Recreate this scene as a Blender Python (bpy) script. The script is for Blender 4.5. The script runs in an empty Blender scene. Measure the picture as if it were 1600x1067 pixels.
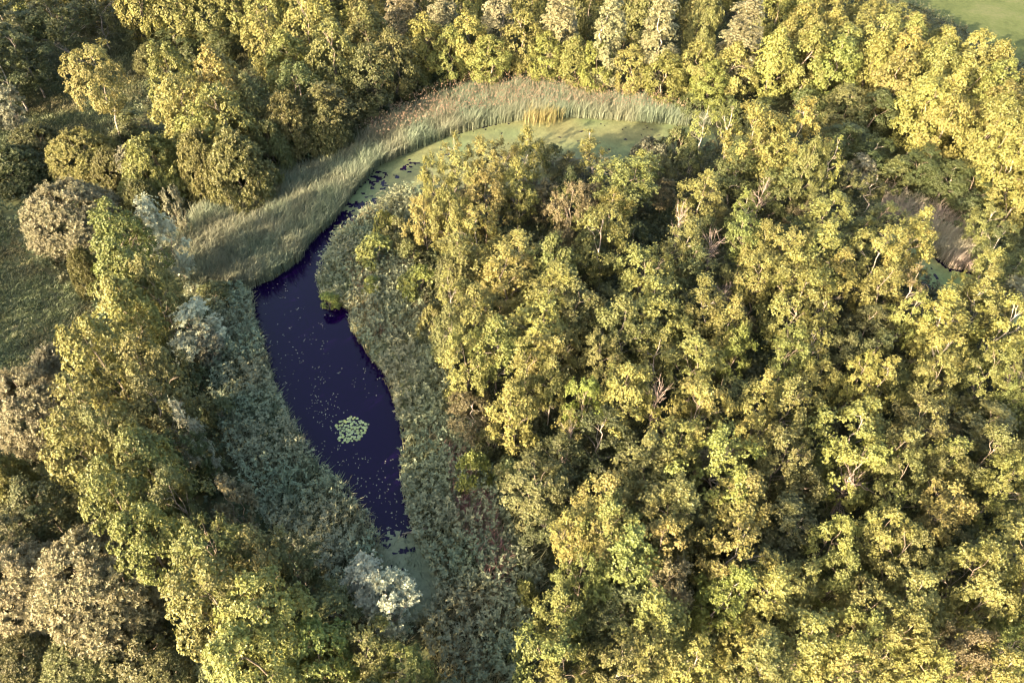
import bpy, math, random
import numpy as np
from mathutils import Vector

# ------------------------------------------------------------------ camera, sky, sun, exposure
SC = bpy.context.scene
COL = SC.collection
CAM_H, PITCH, F = 50.0, math.radians(48.0), 1142.0        # F: focal length in pixels of a 1600 px wide picture
cam_data = bpy.data.cameras.new('camera')
cam_data.sensor_width = 36.0
cam_data.lens = 36.0 * F / 1600.0
cam_data.clip_start, cam_data.clip_end = 0.5, 3000.0
cam = bpy.data.objects.new('camera', cam_data)
COL.objects.link(cam)
cam.location = (0, 0, CAM_H)
cam.rotation_euler = (math.pi / 2 - PITCH, 0, 0)
SC.camera = cam

SUN_EL = math.radians(19.5)
SUN_AZ = math.radians(227.0)                               # clockwise from +Y: behind the camera, to its left
world = bpy.data.worlds.new('World')
SC.world = world
world.use_nodes = True
wn = world.node_tree.nodes
wn.clear()
sky = wn.new('ShaderNodeTexSky')
sky.sky_type = 'NISHITA'
sky.sun_disc = False
sky.sun_elevation, sky.sun_rotation = SUN_EL, SUN_AZ
sky.air_density, sky.dust_density, sky.ozone_density = 1.0, 4.0, 0.2
bg = wn.new('ShaderNodeBackground')
bg.inputs['Strength'].default_value = 0.135
wo = wn.new('ShaderNodeOutputWorld')
warm = wn.new('ShaderNodeVectorMath')                     # warm tint put into the sky colour to warm the shade
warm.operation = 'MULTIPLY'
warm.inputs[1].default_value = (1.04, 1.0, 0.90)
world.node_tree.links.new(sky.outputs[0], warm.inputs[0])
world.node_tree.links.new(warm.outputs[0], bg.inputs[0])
world.node_tree.links.new(bg.outputs[0], wo.inputs[0])

sun_data = bpy.data.lights.new('sun', 'SUN')
sun_data.energy = 5.0
sun_data.angle = math.radians(0.5)
sun_data.color = (1.0, 0.77, 0.51)
sun = bpy.data.objects.new('sun', sun_data)
COL.objects.link(sun)
sdir = Vector((-math.sin(SUN_AZ) * math.cos(SUN_EL), -math.cos(SUN_AZ) * math.cos(SUN_EL), -math.sin(SUN_EL)))
sun.rotation_euler = sdir.to_track_quat('-Z', 'Y').to_euler()
sun.location = (-60, -60, 80)

SC.view_settings.view_transform = 'Standard'
SC.view_settings.look = 'None'
SC.view_settings.gamma = 1.0
SC.view_settings.use_curve_mapping = False
SC.view_settings.exposure = 2.95
SC.cycles.max_bounces = 5
SC.cycles.diffuse_bounces = 3
SC.cycles.glossy_bounces = 2
SC.cycles.transmission_bounces = 4
SC.cycles.use_denoising = True
SC.cycles.filter_width = 1.2

# ------------------------------------------------------------------ picture <-> ground
CP, SP = math.cos(PITCH), math.sin(PITCH)

def at(px, py, z=0.0):
    """the point at height z seen at pixel (px, py) of the 1600 x 1067 photograph, and its depth along the axis"""
    u, v = (px - 800.0) / F, (533.5 - py) / F
    d = (u, CP + v * SP, -SP + v * CP)
    t = (z - CAM_H) / d[2]
    return d[0] * t, d[1] * t, t

def proj(x, y, z=0.0):
    dx, dy, dz = x, y, z - CAM_H
    w = dy * CP - dz * SP
    v = dy * SP + dz * CP
    w = np.maximum(w, 0.5)
    return 800.0 + F * dx / w, 533.5 - F * v / w

def inside(poly, x, y):
    c = np.zeros(np.shape(x), bool)
    n = len(poly)
    for i in range(n):
        x0, y0 = poly[i]
        x1, y1 = poly[(i + 1) % n]
        if y0 == y1:
            continue
        hit = ((y0 > y) != (y1 > y)) & (x < (x1 - x0) * (y - y0) / (y1 - y0) + x0)
        c ^= hit
    return c

def poly_dist(poly, x, y):
    """distance to the outline, negative inside"""
    best = np.full(np.shape(x), 1e9)
    n = len(poly)
    for i in range(n):
        ax, ay = poly[i]
        bx, by = poly[(i + 1) % n]
        ex, ey = bx - ax, by - ay
        t = np.clip(((x - ax) * ex + (y - ay) * ey) / (ex * ex + ey * ey + 1e-9), 0, 1)
        best = np.minimum(best, np.hypot(x - ax - t * ex, y - ay - t * ey))
    return np.where(inside(poly, x, y), -best, best)

def ground_poly(px_poly, z=0.0):
    return [at(p[0], p[1], z)[:2] for p in px_poly]

def vnoise(x, y, seed=0, z=None):
    """smooth value noise in 0..1"""
    xi, yi = np.floor(x).astype(np.int64), np.floor(y).astype(np.int64)
    fx, fy = x - xi, y - yi
    fx, fy = fx * fx * (3 - 2 * fx), fy * fy * (3 - 2 * fy)
    def h(a, b):
        n = (a * 374761393 + b * 668265263 + seed * 1442695041) & 0x7fffffff
        n = ((n ^ (n >> 13)) * 1274126177) & 0x7fffffff
        return ((n ^ (n >> 16)) & 0xffff) / 65535.0
    return (h(xi, yi) * (1 - fx) + h(xi + 1, yi) * fx) * (1 - fy) + (h(xi, yi + 1) * (1 - fx) + h(xi + 1, yi + 1) * fx) * fy

# ------------------------------------------------------------------ materials
def new_mat(name):
    m = bpy.data.materials.new(name)
    m.use_nodes = True
    nt = m.node_tree
    nt.nodes.clear()
    out = nt.nodes.new('ShaderNodeOutputMaterial')
    return m, nt, out

def leaf_material(name, translucency=0.3, hue_spread=0.5):
    """leaf colour = the object's own colour, varied from leaf to leaf"""
    m, nt, out = new_mat(name)
    N, L = nt.nodes, nt.links
    oi = N.new('ShaderNodeObjectInfo')
    at_ = N.new('ShaderNodeAttribute'); at_.attribute_name = 'var'
    sep = N.new('ShaderNodeSeparateColor'); L.new(at_.outputs['Color'], sep.inputs[0])
    # value
    mr = N.new('ShaderNodeMapRange'); mr.inputs['To Min'].default_value = 0.74; mr.inputs['To Max'].default_value = 1.26
    L.new(sep.outputs[0], mr.inputs['Value'])
    mul = N.new('ShaderNodeVectorMath'); mul.operation = 'SCALE'
    L.new(oi.outputs['Color'], mul.inputs[0]); L.new(mr.outputs[0], mul.inputs['Scale'])
    # hue: some leaves turn towards brown, some towards green
    hs = N.new('ShaderNodeHueSaturation')
    mh = N.new('ShaderNodeMapRange'); mh.inputs['To Min'].default_value = 0.5 - 0.05 * hue_spread; mh.inputs['To Max'].default_value = 0.5 + 0.05 * hue_spread
    L.new(sep.outputs[1], mh.inputs['Value']); L.new(mh.outputs[0], hs.inputs['Hue'])
    L.new(mul.outputs[0], hs.inputs['Color'])
    di = N.new('ShaderNodeBsdfPrincipled')
    di.inputs['Roughness'].default_value = 0.55
    di.inputs['Specular IOR Level'].default_value = 0.35
    tr = N.new('ShaderNodeBsdfTranslucent')
    L.new(hs.outputs[0], di.inputs['Base Color']); L.new(hs.outputs[0], tr.inputs['Color'])
    mx = N.new('ShaderNodeMixShader'); mx.inputs[0].default_value = translucency
    L.new(di.outputs[0], mx.inputs[1]); L.new(tr.outputs[0], mx.inputs[2])
    L.new(mx.outputs[0], out.inputs[0])
    return m

def bark_material(name, c0, c1, scale=6.0):
    m, nt, out = new_mat(name)
    N, L = nt.nodes, nt.links
    tc = N.new('ShaderNodeTexCoord')
    no = N.new('ShaderNodeTexNoise'); no.inputs['Scale'].default_value = scale; no.inputs['Detail'].default_value = 6
    L.new(tc.outputs['Object'], no.inputs['Vector'])
    cr = N.new('ShaderNodeValToRGB')
    cr.color_ramp.elements[0].position, cr.color_ramp.elements[1].position = 0.35, 0.65
    cr.color_ramp.elements[0].color, cr.color_ramp.elements[1].color = (*c0, 1), (*c1, 1)
    L.new(no.outputs[0], cr.inputs[0])
    p = N.new('ShaderNodeBsdfPrincipled'); p.inputs['Roughness'].default_value = 0.85
    L.new(cr.outputs[0], p.inputs['Base Color'])
    bm = N.new('ShaderNodeBump'); bm.inputs['Strength'].default_value = 0.5; bm.inputs['Distance'].default_value = 0.03
    L.new(no.outputs[0], bm.inputs['Height']); L.new(bm.outputs[0], p.inputs['Normal'])
    L.new(p.outputs[0], out.inputs[0])
    return m

def ground_material(name, stops, scale, detail_scale):
    m, nt, out = new_mat(name)
    N, L = nt.nodes, nt.links
    ge = N.new('ShaderNodeNewGeometry')
    n1 = N.new('ShaderNodeTexNoise'); n1.inputs['Scale'].default_value = scale; n1.inputs['Detail'].default_value = 8; n1.inputs['Roughness'].default_value = 0.65
    n2 = N.new('ShaderNodeTexNoise'); n2.inputs['Scale'].default_value = detail_scale; n2.inputs['Detail'].default_value = 4
    L.new(ge.outputs['Position'], n1.inputs['Vector']); L.new(ge.outputs['Position'], n2.inputs['Vector'])
    mix = N.new('ShaderNodeMath'); mix.operation = 'MULTIPLY_ADD'; mix.inputs[1].default_value = 0.35; 
    L.new(n2.outputs[0], mix.inputs[0]); 
    sub = N.new('ShaderNodeMath'); sub.operation = 'SUBTRACT'; sub.inputs[1].default_value = 0.175
    L.new(n1.outputs[0], sub.inputs[0]); L.new(sub.outputs[0], mix.inputs[2])
    cr = N.new('ShaderNodeValToRGB')
    els = cr.color_ramp.elements
    els[0].position, els[0].color = stops[0][0], (*stops[0][1], 1)
    els[1].position, els[1].color = stops[-1][0], (*stops[-1][1], 1)
    for pos, c in stops[1:-1]:
        e = els.new(pos); e.color = (*c, 1)
    L.new(mix.outputs[0], cr.inputs[0])
    p = N.new('ShaderNodeBsdfPrincipled'); p.inputs['Roughness'].default_value = 0.95; p.inputs['Specular IOR Level'].default_value = 0.1
    L.new(cr.outputs[0], p.inputs['Base Color'])
    bm = N.new('ShaderNodeBump'); bm.inputs['Strength'].default_value = 0.8; bm.inputs['Distance'].default_value = 0.15
    L.new(mix.outputs[0], bm.inputs['Height']); L.new(bm.outputs[0], p.inputs['Normal'])
    L.new(p.outputs[0], out.inputs[0])
    return m

M_LEAF = leaf_material('leaf', 0.26, 0.3)
M_BLADE = leaf_material('reed_blade', 0.25, 0.9)
M_BARK = bark_material('grey_brown_bark', (0.10, 0.08, 0.06), (0.22, 0.18, 0.14))
M_PALE = bark_material('pale_bark', (0.14, 0.12, 0.10), (0.28, 0.25, 0.215), 4.0)
M_DEAD = bark_material('dead_wood', (0.13, 0.105, 0.09), (0.24, 0.19, 0.165), 5.0)
M_GROUND = ground_material('damp_ground', [(0.3, (0.030, 0.026, 0.018)), (0.47, (0.045, 0.05, 0.025)), (0.58, (0.06, 0.07, 0.032)), (0.72, (0.085, 0.07, 0.045))], 0.25, 3.0)
M_PASTURE = ground_material('pasture_grass', [(0.32, (0.034, 0.046, 0.016)), (0.5, (0.050, 0.064, 0.023)), (0.66, (0.066, 0.074, 0.034))], 0.12, 2.0)

def water_material():
    m, nt, out = new_mat('dark_water')
    N, L = nt.nodes, nt.links
    ge = N.new('ShaderNodeNewGeometry')
    no = N.new('ShaderNodeTexNoise'); no.inputs['Scale'].default_value = 1.4; no.inputs['Detail'].default_value = 3
    L.new(ge.outputs['Position'], no.inputs['Vector'])
    bm = N.new('ShaderNodeBump'); bm.inputs['Strength'].default_value = 0.05; bm.inputs['Distance'].default_value = 0.02
    L.new(no.outputs[0], bm.inputs['Height'])
    p = N.new('ShaderNodeBsdfPrincipled')
    p.inputs['Base Color'].default_value = (0.0028, 0.0005, 0.014, 1)
    p.inputs['Roughness'].default_value = 0.06
    p.inputs['IOR'].default_value = 1.33
    p.inputs['Specular IOR Level'].default_value = 0.3
    L.new(bm.outputs[0], p.inputs['Normal'])
    L.new(p.outputs[0], out.inputs[0])
    return m
M_WATER = water_material()

# ------------------------------------------------------------------ mesh helpers
def mesh_from(name, verts, quads, mat, var=None, tris=None, smooth=False):
    """one mesh from an (n,3) array of points and an (m,4) array of quads; var: (m,3) random colour numbers per quad"""
    me = bpy.data.meshes.new(name)
    verts = np.ascontiguousarray(verts, np.float32)
    q = np.ascontiguousarray(quads, np.int32)
    k = q.shape[1]
    me.vertices.add(len(verts)); me.vertices.foreach_set('co', verts.ravel())
    me.loops.add(q.size); me.loops.foreach_set('vertex_index', q.ravel())
    me.polygons.add(len(q))
    me.polygons.foreach_set('loop_start', np.arange(0, q.size, k, dtype=np.int32))
    me.polygons.foreach_set('loop_total', np.full(len(q), k, np.int32))
    if smooth:
        me.polygons.foreach_set('use_smooth', np.ones(len(q), bool))
    me.update(calc_edges=True)
    if var is not None:
        a = me.attributes.new('var', 'FLOAT_COLOR', 'FACE')
        rgba = np.ones((len(q), 4), np.float32); rgba[:, :3] = var
        a.data.foreach_set('color', rgba.ravel())
    me.materials.append(mat)
    return me

def obj(name, me, parent=None, color=None):
    o = bpy.data.objects.new(name, me)
    COL.objects.link(o)
    if parent is not None:
        o.parent = parent
    if color is not None:
        o.color = (*color, 1.0)
    return o

def tag(o, label=None, category=None, group=None, kind=None):
    if label: o['label'] = label
    if category: o['category'] = category
    if group: o['group'] = group
    if kind: o['kind'] = kind
    return o

def unit(v):
    return v / np.maximum(np.linalg.norm(v, axis=-1, keepdims=True), 1e-6)

class Tubes:
    def __init__(self):
        self.v, self.q, self.n = [], [], 0
    def add(self, pts, radii, k=5):
        pts = np.asarray(pts, float)
        m = len(pts)
        tang = np.gradient(pts, axis=0)
        tang = unit(tang)
        ref = np.array([0.31, 0.92, 0.2])
        a = unit(np.cross(tang, ref)); b = np.cross(tang, a)
        ang = np.linspace(0, 2 * math.pi, k, endpoint=False)
        ring = (a[:, None, :] * np.cos(ang)[None, :, None] + b[:, None, :] * np.sin(ang)[None, :, None]) * np.asarray(radii)[:, None, None]
        self.v.append((pts[:, None, :] + ring).reshape(-1, 3))
        i = np.arange(m - 1)[:, None] * k
        j = np.arange(k)[None, :]
        jn = (j + 1) % k
        q = np.stack([i + j, i + jn, i + k + jn, i + k + j], -1).reshape(-1, 4) + self.n
        self.q.append(q)
        self.n += m * k
    def mesh(self, name, mat):
        return mesh_from(name, np.concatenate(self.v), np.concatenate(self.q), mat, smooth=True)

def curve(p0, p1, rng, n=5, sag=0.1, up=0.0):
    p0, p1 = np.asarray(p0, float), np.asarray(p1, float)
    t = np.linspace(0, 1, n)[:, None]
    ln = np.linalg.norm(p1 - p0)
    wob = rng.normal(0, sag * ln * 0.35, (n, 3)) * np.sin(np.pi * t)
    pts = p0 + (p1 - p0) * t + wob
    pts[:, 2] += up * ln * np.sin(np.pi * t[:, 0])
    return pts

def leaves(pos, axis, rng, per, length, width, spread=(0.15, 0.9), clump_var=None):
    """a star of leaf faces round each spray point"""
    n = len(pos)
    P = np.repeat(pos, per, 0)
    A = np.repeat(axis, per, 0)
    rnd = unit(rng.normal(size=A.shape))
    perp = unit(rnd - A * np.sum(rnd * A, -1, keepdims=True))
    d = unit(perp + A * rng.uniform(spread[0], spread[1], (len(P), 1)))
    side = unit(np.cross(d, A + 0.22 * rng.normal(size=A.shape)))
    ln = length * rng.uniform(0.65, 1.25, (len(P), 1))
    wd = width * rng.uniform(0.7, 1.25, (len(P), 1))
    droop = np.zeros_like(P); droop[:, 2:] = -0.12 * ln
    base = P + d * ln * 0.06
    mid = P + d * ln * 0.5
    tip = P + d * ln + droop
    V = np.stack([base, mid + side * wd * 0.5, tip, mid - side * wd * 0.5], 1).reshape(-1, 3)
    Q = np.arange(len(V)).reshape(-1, 4)
    var = np.empty((len(P), 3))
    cv = np.repeat(clump_var, per) if clump_var is not None else rng.random(len(P))
    sv = np.repeat(rng.random(n), per)
    var[:, 0] = 0.35 * cv + 0.35 * sv + 0.3 * rng.random(len(P))
    var[:, 1] = 0.5 * np.repeat(rng.random(n), per) + 0.5 * cv
    var[:, 2] = rng.random(len(P))
    return V, Q, var

PROFILE = {
    'ovoid':  lambda t: np.sin(np.pi * np.clip(t, 0, 1) ** 0.75) ** 0.75,
    'broad':  lambda t: np.sin(np.pi * np.clip(t * 0.92 + 0.04, 0, 1)) ** 0.5,
    'column': lambda t: np.clip(np.minimum(t * 5, 1.0), 0, 1) * (1 - np.clip(t, 0, 1) ** 2.6) ** 0.6,
    'dome':   lambda t: np.sqrt(np.clip(1 - np.clip(t, 0, 1) ** 2.0, 0, 1)) * (0.85 + 0.15 * np.clip(t * 4, 0, 1)),
    'vase':   lambda t: (0.35 + 0.65 * np.clip(t, 0, 1) ** 0.8) * np.sqrt(np.clip(1 - np.clip(t, 0, 1) ** 6, 0, 1)),
}

def make_proto(seed, H, R, cb, profile, n_clump, rc, sprays, per, leaf, upness=0.5, irregular=0.35, bark=M_BARK,
               trunk_r=0.12, limbs=14, shell=0.55, lean=0.05, spread=(0.15, 0.9), stems=1, bare=0.0, lobes=4, twigs=False):
    """a trunk mesh and a crown mesh; H height, R crown radius, cb where the crown begins (share of H)"""
    rng = np.random.default_rng(seed)
    z0, z1 = H * cb, H
    ph = rng.uniform(0, 2 * math.pi, 6)
    top_off = rng.normal(0, lean * H, 2)
    def rad(t, a):
        lob = 1 + irregular * (0.6 * np.sin(lobes * 0.5 * a * 2 + ph[0] + 5 * t) + 0.4 * np.sin(3 * a + ph[1] - 7 * t) + 0.45 * np.sin(2 * a + ph[2] + 11 * t)) * 0.6
        return R * PROFILE[profile](t) * lob
    # clump centres
    t = rng.uniform(0.03, 1.0, n_clump * 3) ** 0.9
    a = rng.uniform(0, 2 * math.pi, n_clump * 3)
    keep = rng.random(n_clump * 3) < (0.25 + 0.75 * PROFILE[profile](t))
    t, a = t[keep][:n_clump], a[keep][:n_clump]
    s = shell + (1 - shell) * np.sqrt(rng.random(len(t)))
    r = np.maximum(rad(t, a) - rc * 0.55, 0.05) * s
    c = np.stack([r * np.cos(a) + top_off[0] * t, r * np.sin(a) + top_off[1] * t, z0 + t * (z1 - z0 - rc * 0.5)], -1)
    c += rng.normal(0, 0.12 * rc, c.shape)
    crc = rc * rng.uniform(0.6, 1.3, len(c))
    centre = np.array([top_off[0] * 0.4, top_off[1] * 0.4, z0 + 0.35 * (z1 - z0)])
    out = unit((c - centre) * np.array([1, 1, 0.8]))
    # trunk and limbs
    T = Tubes()
    tips = []
    for s_ in range(stems):
        off = np.array([0, 0, 0.0]) if stems == 1 else np.array([math.cos(s_ * 2.4) * 0.25, math.sin(s_ * 2.4) * 0.25, 0])
        topp = np.array([top_off[0], top_off[1], H * 0.93]) + (0 if stems == 1 else 1) * np.array([math.cos(s_ * 2.4) * R * 0.4, math.sin(s_ * 2.4) * R * 0.4, -H * 0.1 * rng.random()])
        pts = curve(np.array([off[0], off[1], -0.3]), topp, rng, 9, 0.10)
        tr = trunk_r * (1.0 if stems == 1 else 0.7)
        T.add(pts, np.linspace(tr * 1.25, tr * 0.18, 9), 7)
        tips.append(pts)
    order = rng.permutation(len(c))[:limbs]
    for i in order:
        tp = tips[int(rng.integers(len(tips)))]
        hz = max(z0 * 0.75, c[i, 2] - rng.uniform(0.6, 1.6) * max(0.8, np.hypot(c[i, 0], c[i, 1])))
        hz = min(hz, H * 0.85)
        b = np.array([np.interp(hz, tp[:, 2], tp[:, 0]), np.interp(hz, tp[:, 2], tp[:, 1]), hz])
        pts = curve(b, c[i] + out[i] * crc[i] * 0.6, rng, 5, 0.16, 0.06)
        lr = trunk_r * rng.uniform(0.28, 0.45)
        T.add(pts, np.linspace(lr, lr * 0.25, 5), 5)
        for _ in range(2):
            e = c[i] + unit(rng.normal(size=3) + out[i]) * crc[i] * 0.9
            T.add(curve(pts[2], e, rng, 4, 0.15), np.linspace(lr * 0.5, lr * 0.12, 4), 4)
    trunk_me = T.mesh('trunk', bark)
    if bare >= 1.0:
        return trunk_me, None, H, R
    # sprays on the clumps
    ns = np.maximum((sprays * (crc / rc) ** 2).astype(int), 3)
    idx = np.repeat(np.arange(len(c)), ns)
    d = unit(rng.normal(size=(len(idx), 3)))
    o_ = out[idx]
    face = np.sum(d * o_, -1) * 0.8 + d[:, 2] * 0.45
    flip = face < rng.uniform(-0.55, 0.25, len(idx))
    d[flip] = unit(d[flip] + 1.3 * o_[flip] + np.array([0, 0, 0.5]))
    bump = 1 + 0.22 * np.sin(5 * d[:, 0] + idx) * np.cos(4 * d[:, 1] + 2 * idx)
    p = c[idx] + d * (crc[idx] * bump * rng.uniform(0.55, 1.08, len(idx)) ** 0.7)[:, None]
    if twigs:      # sprays strung along short twigs that reach out of the clump: a looser, spikier crown
        tw = np.arange(len(idx)) // 5 * 5
        ok = idx[np.minimum(tw, len(idx) - 1)] == idx
        d = np.where(ok[:, None], d[tw], d)
        d = unit(d + np.array([0, 0, 0.25]))
        ext = rng.uniform(0.6, 1.3, len(idx))[tw]
        ts = ((np.arange(len(idx)) % 5) + rng.uniform(0.2, 1.0, len(idx))) / 5.0
        p = c[idx] + d * (crc[idx] * (0.25 + ext * ts))[:, None] + rng.normal(0, 0.07, d.shape)
    p[:, 2] = np.maximum(p[:, 2], 0.15)
    ax = unit(d * 0.8 + o_ * 0.25 + np.array([0, 0, upness * 0.6]) + 0.22 * rng.normal(size=d.shape))
    V, Q, var = leaves(p, ax, rng, per, leaf[0], leaf[1], spread, rng.random(len(c))[idx])
    crown_me = mesh_from('crown', V, Q, M_LEAF, var)
    return trunk_me, crown_me, H, R

# ------------------------------------------------------------------ prototypes of each kind of tree
PROTO = {}
PROTO['carr'] = [make_proto(100 + i, h, r, 0.24, pf, int(nc * 1.75), 0.56, 76, 9, (0.122, 0.070), 0.4, 0.55, M_PALE if i % 3 == 0 else M_BARK, 0.085, 12, 0.4, twigs=True)
                 for i, (h, r, pf, nc) in enumerate([(9.5, 2.5, 'ovoid', 40), (9.0, 2.8, 'broad', 42), (10, 2.2, 'ovoid', 36), (8.5, 2.6, 'broad', 38),
                                                      (9.5, 2.4, 'vase', 34), (9, 2.9, 'ovoid', 46), (10, 2.0, 'column', 36), (8, 2.6, 'broad', 32)])]
PROTO['maple'] = [make_proto(200 + i, h, r, 0.14, pf, int(nc * 1.5), 0.64, 58, 8, (0.155, 0.098), 0.4, 0.26, M_BARK, 0.10, 6, 0.6)
                  for i, (h, r, pf, nc) in enumerate([(9.5, 2.7, 'ovoid', 60), (9, 2.9, 'broad', 64), (10, 2.6, 'ovoid', 58), (9, 3.0, 'broad', 66)])]
PROTO['dome'] = [make_proto(300 + i, h, r, 0.02, 'dome', nc, 0.50, 60, 8, (0.22, 0.065), 0.5, 0.16, M_BARK, 0.09, 5, 0.8, twigs=True, spread=(0.3, 1.2), stems=3, lean=0.02)
                 for i, (h, r, nc) in enumerate([(4.6, 3.2, 175), (5.0, 3.0, 170), (4.2, 3.4, 185)])]
PROTO['bigdome'] = [make_proto(350 + i, h, r, 0.02, 'dome', nc, 0.60, 56, 8, (0.24, 0.07), 0.5, 0.17, M_BARK, 0.14, 5, 0.8, twigs=True, spread=(0.3, 1.2), stems=4, lean=0.02)
                    for i, (h, r, nc) in enumerate([(7.5, 4.6, 350), (7.0, 4.8, 360)])]
PROTO['poplar'] = [make_proto(400 + i, 14.0, 1.9, 0.03, 'column', 130, 0.62, 56, 8, (0.165, 0.09), 0.6, 0.2, M_PALE, 0.11, 5, 0.6, lean=0.02)
                   for i in range(3)]
PROTO['grey'] = [make_proto(500 + i, h, r, 0.10, pf, nc, 0.52, 64, 8, (0.17, 0.07), 0.6, 0.45, M_BARK, 0.06, 6, 0.45, spread=(0.2, 1.0), stems=2, twigs=True)
                 for i, (h, r, pf, nc) in enumerate([(6, 1.5, 'ovoid', 30), (6.5, 1.3, 'column', 28), (5.5, 1.7, 'broad', 30)])]
PROTO['shrub'] = [make_proto(600 + i, h, r, 0.05, pf, nc, 0.5, 60, 8, (0.15, 0.08), 0.5, 0.3, M_BARK, 0.06, 8, 0.5, stems=3)
                  for i, (h, r, pf, nc) in enumerate([(2.8, 1.6, 'dome', 28), (3.4, 1.3, 'ovoid', 24), (2.4, 1.8, 'dome', 30)])]
PROTO['birch'] = [make_proto(700, 12.0, 3.4, 0.38, 'broad', 95, 0.72, 80, 8, (0.15, 0.085), 0.4, 0.5, M_PALE, 0.085, 4, 0.5)]
PROTO['dead'] = [make_proto(800 + i, h, r, 0.3, pf, 40, 0.9, 0, 0, (0.2, 0.1), 0.4, 0.5, M_DEAD, 0.11, 30, 0.3, bare=1.0)
                 for i, (h, r, pf) in enumerate([(8.5, 2.2, 'vase'), (8, 2.0, 'ovoid'), (7, 2.4, 'vase')])]
PROTO['thin'] = [make_proto(900 + i, h, r, 0.35, pf, nc, 0.55, 56, 8, (0.135, 0.078), 0.5, 0.5, M_PALE, 0.09, 12, 0.3, twigs=True)
                 for i, (h, r, pf, nc) in enumerate([(9, 1.7, 'ovoid', 20), (8.5, 1.9, 'vase', 18), (9.5, 1.5, 'column', 20)])]

TINT = {   # leaf colours; dull and dark green also put shade into crowns standing in it
    'bright yellow': (0.165, 0.160, 0.050), 'golden':     (0.133, 0.131, 0.038), 'yellow-green': (0.116, 0.124, 0.034), 'olive': (0.093, 0.096, 0.031),
    'dull green': (0.074, 0.082, 0.029), 'dark green':   (0.048, 0.060, 0.021), 'pale buff': (0.158, 0.152, 0.083),
    'silver grey': (0.27, 0.28, 0.20), 'brownish':     (0.100, 0.086, 0.042), 'bright green': (0.105, 0.124, 0.028),
    'grey-green': (0.125, 0.125, 0.082),
}
NAME = {'carr': ('alder_tree', 'tree', 'leafy tree'), 'maple': ('maple_tree', 'tree', 'dense tree'), 'dome': ('willow_bush', 'bush', 'rounded willow bush'),
        'bigdome': ('willow_bush', 'bush', 'rounded willow bush'), 'poplar': ('poplar_tree', 'tree', 'tall poplar'), 'grey': ('grey_willow', 'bush', 'feathery willow'), 'shrub': ('shrub', 'shrub', 'low shrub'),
        'birch': ('birch_tree', 'tree', 'birch'), 'dead': ('dead_tree', 'tree', 'bare dead tree'), 'thin': ('slender_tree', 'tree', 'thin open tree')}
CENTRE = {'carr': 0.66, 'maple': 0.6, 'dome': 0.5, 'bigdome': 0.5, 'poplar': 0.6, 'grey': 0.55, 'shrub': 0.5, 'birch': 0.66, 'dead': 0.66, 'thin': 0.66}
PLACED = []                                  # (object, kind, tint, px, py, x, y, radius)
rnd = random.Random(11)
n_kind = {}

def plant(kind, px, py, w=None, tint='olive', h=None, label=None, group=None, R=None, variant=None):
    """a tree whose crown centre stands at pixel (px, py) and whose crown is w pixels wide"""
    k = n_kind.get(kind, 0); n_kind[kind] = k + 1
    tm, cm, H0, R0 = PROTO[kind][(variant if variant is not None else rnd.randrange(100)) % len(PROTO[kind])]
    H = h if h else H0 * rnd.uniform(0.88, 1.1)
    x, y, dep = at(px, py, H * CENTRE[kind])
    if R is None:
        R = 0.5 * w * dep / F * (0.8 if kind == 'birch' else 0.93)
    sr, sz = R / R0, H / H0
    e = bpy.data.objects.new(NAME[kind][0], None)
    COL.objects.link(e)
    e.empty_display_size = 0.5
    e.location = (x, y, 0.0)
    e.rotation_euler = (0, 0, rnd.uniform(0, 2 * math.pi))
    e.scale = (sr, sr * rnd.uniform(0.92, 1.08), sz)
    obj('trunk', tm, e)
    if cm is not None:
        j = [rnd.uniform(0.955, 1.045) for _ in range(3)]
        if tint in ('golden', 'yellow-green', 'olive', 'dull green'):
            j[0] *= rnd.uniform(0.93, 1.07)          # some trees greener, some yellower
        b = rnd.uniform(0.78, 1.14)
        c = TINT[tint]
        obj('crown', cm, e, (c[0] * j[0] * b, c[1] * j[1] * b, c[2] * j[2] * b))
    tag(e, label, NAME[kind][1], group)
    PLACED.append((e, kind, tint, px, py, x, y, R, H))
    return e

# ------------------------------------------------------------------ outlines (pixels of the photograph, on the ground)
WATER_L = [(612, 905), (592, 845), (574, 805), (542, 765), (494, 722), (460, 662), (434, 612), (418, 560), (400, 492), (392, 452), (430, 436),
           (470, 408), (488, 378), (524, 345), (552, 305), (590, 262), (640, 238), (700, 213), (760, 197), (820, 188), (900, 184), (980, 190), (1060, 196), (1110, 200)]
WATER_R = [(1120, 225), (1060, 245), (980, 262), (900, 275), (820, 285), (740, 290), (690, 288), (640, 298), (605, 312), (570, 335), (532, 370), (508, 405),
           (496, 440), (504, 470), (545, 485), (548, 515), (572, 555), (602, 590), (618, 640), (630, 690), (626, 740), (634, 790), (642, 835), (660, 862), (682, 920), (682, 955), (645, 965)]
WATER_1 = WATER_L + WATER_R
WATER_2 = [(1370, 345), (1400, 350), (1445, 388), (1480, 418), (1530, 428), (1600, 480), (1700, 570), (1680, 610), (1580, 535), (1520, 475), (1470, 452), (1430, 430), (1390, 390)]
REED_UP = WATER_L[9:] + [(1075, 182), (1010, 162), (940, 150), (830, 138), (740, 140), (660, 165), (600, 195), (540, 240), (470, 265), (430, 290), (400, 312), (310, 335), (270, 380), (290, 452)]
REED_LO = [(290, 452)] + WATER_L[:10][::-1] + [(640, 985), (640, 1010), (560, 970), (500, 900), (430, 840), (380, 760), (350, 680), (330, 600), (300, 520)]
BANK_R = WATER_R[7:] + [(700, 1090), (820, 1090), (835, 960), (850, 900), (800, 830), (770, 740), (735, 650), (705, 580), (670, 500), (650, 420), (665, 370), (665, 315)]
REED_PINK = WATER_2[0:6] + [(1590, 450), (1540, 395), (1490, 345), (1430, 318), (1380, 302)]
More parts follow.
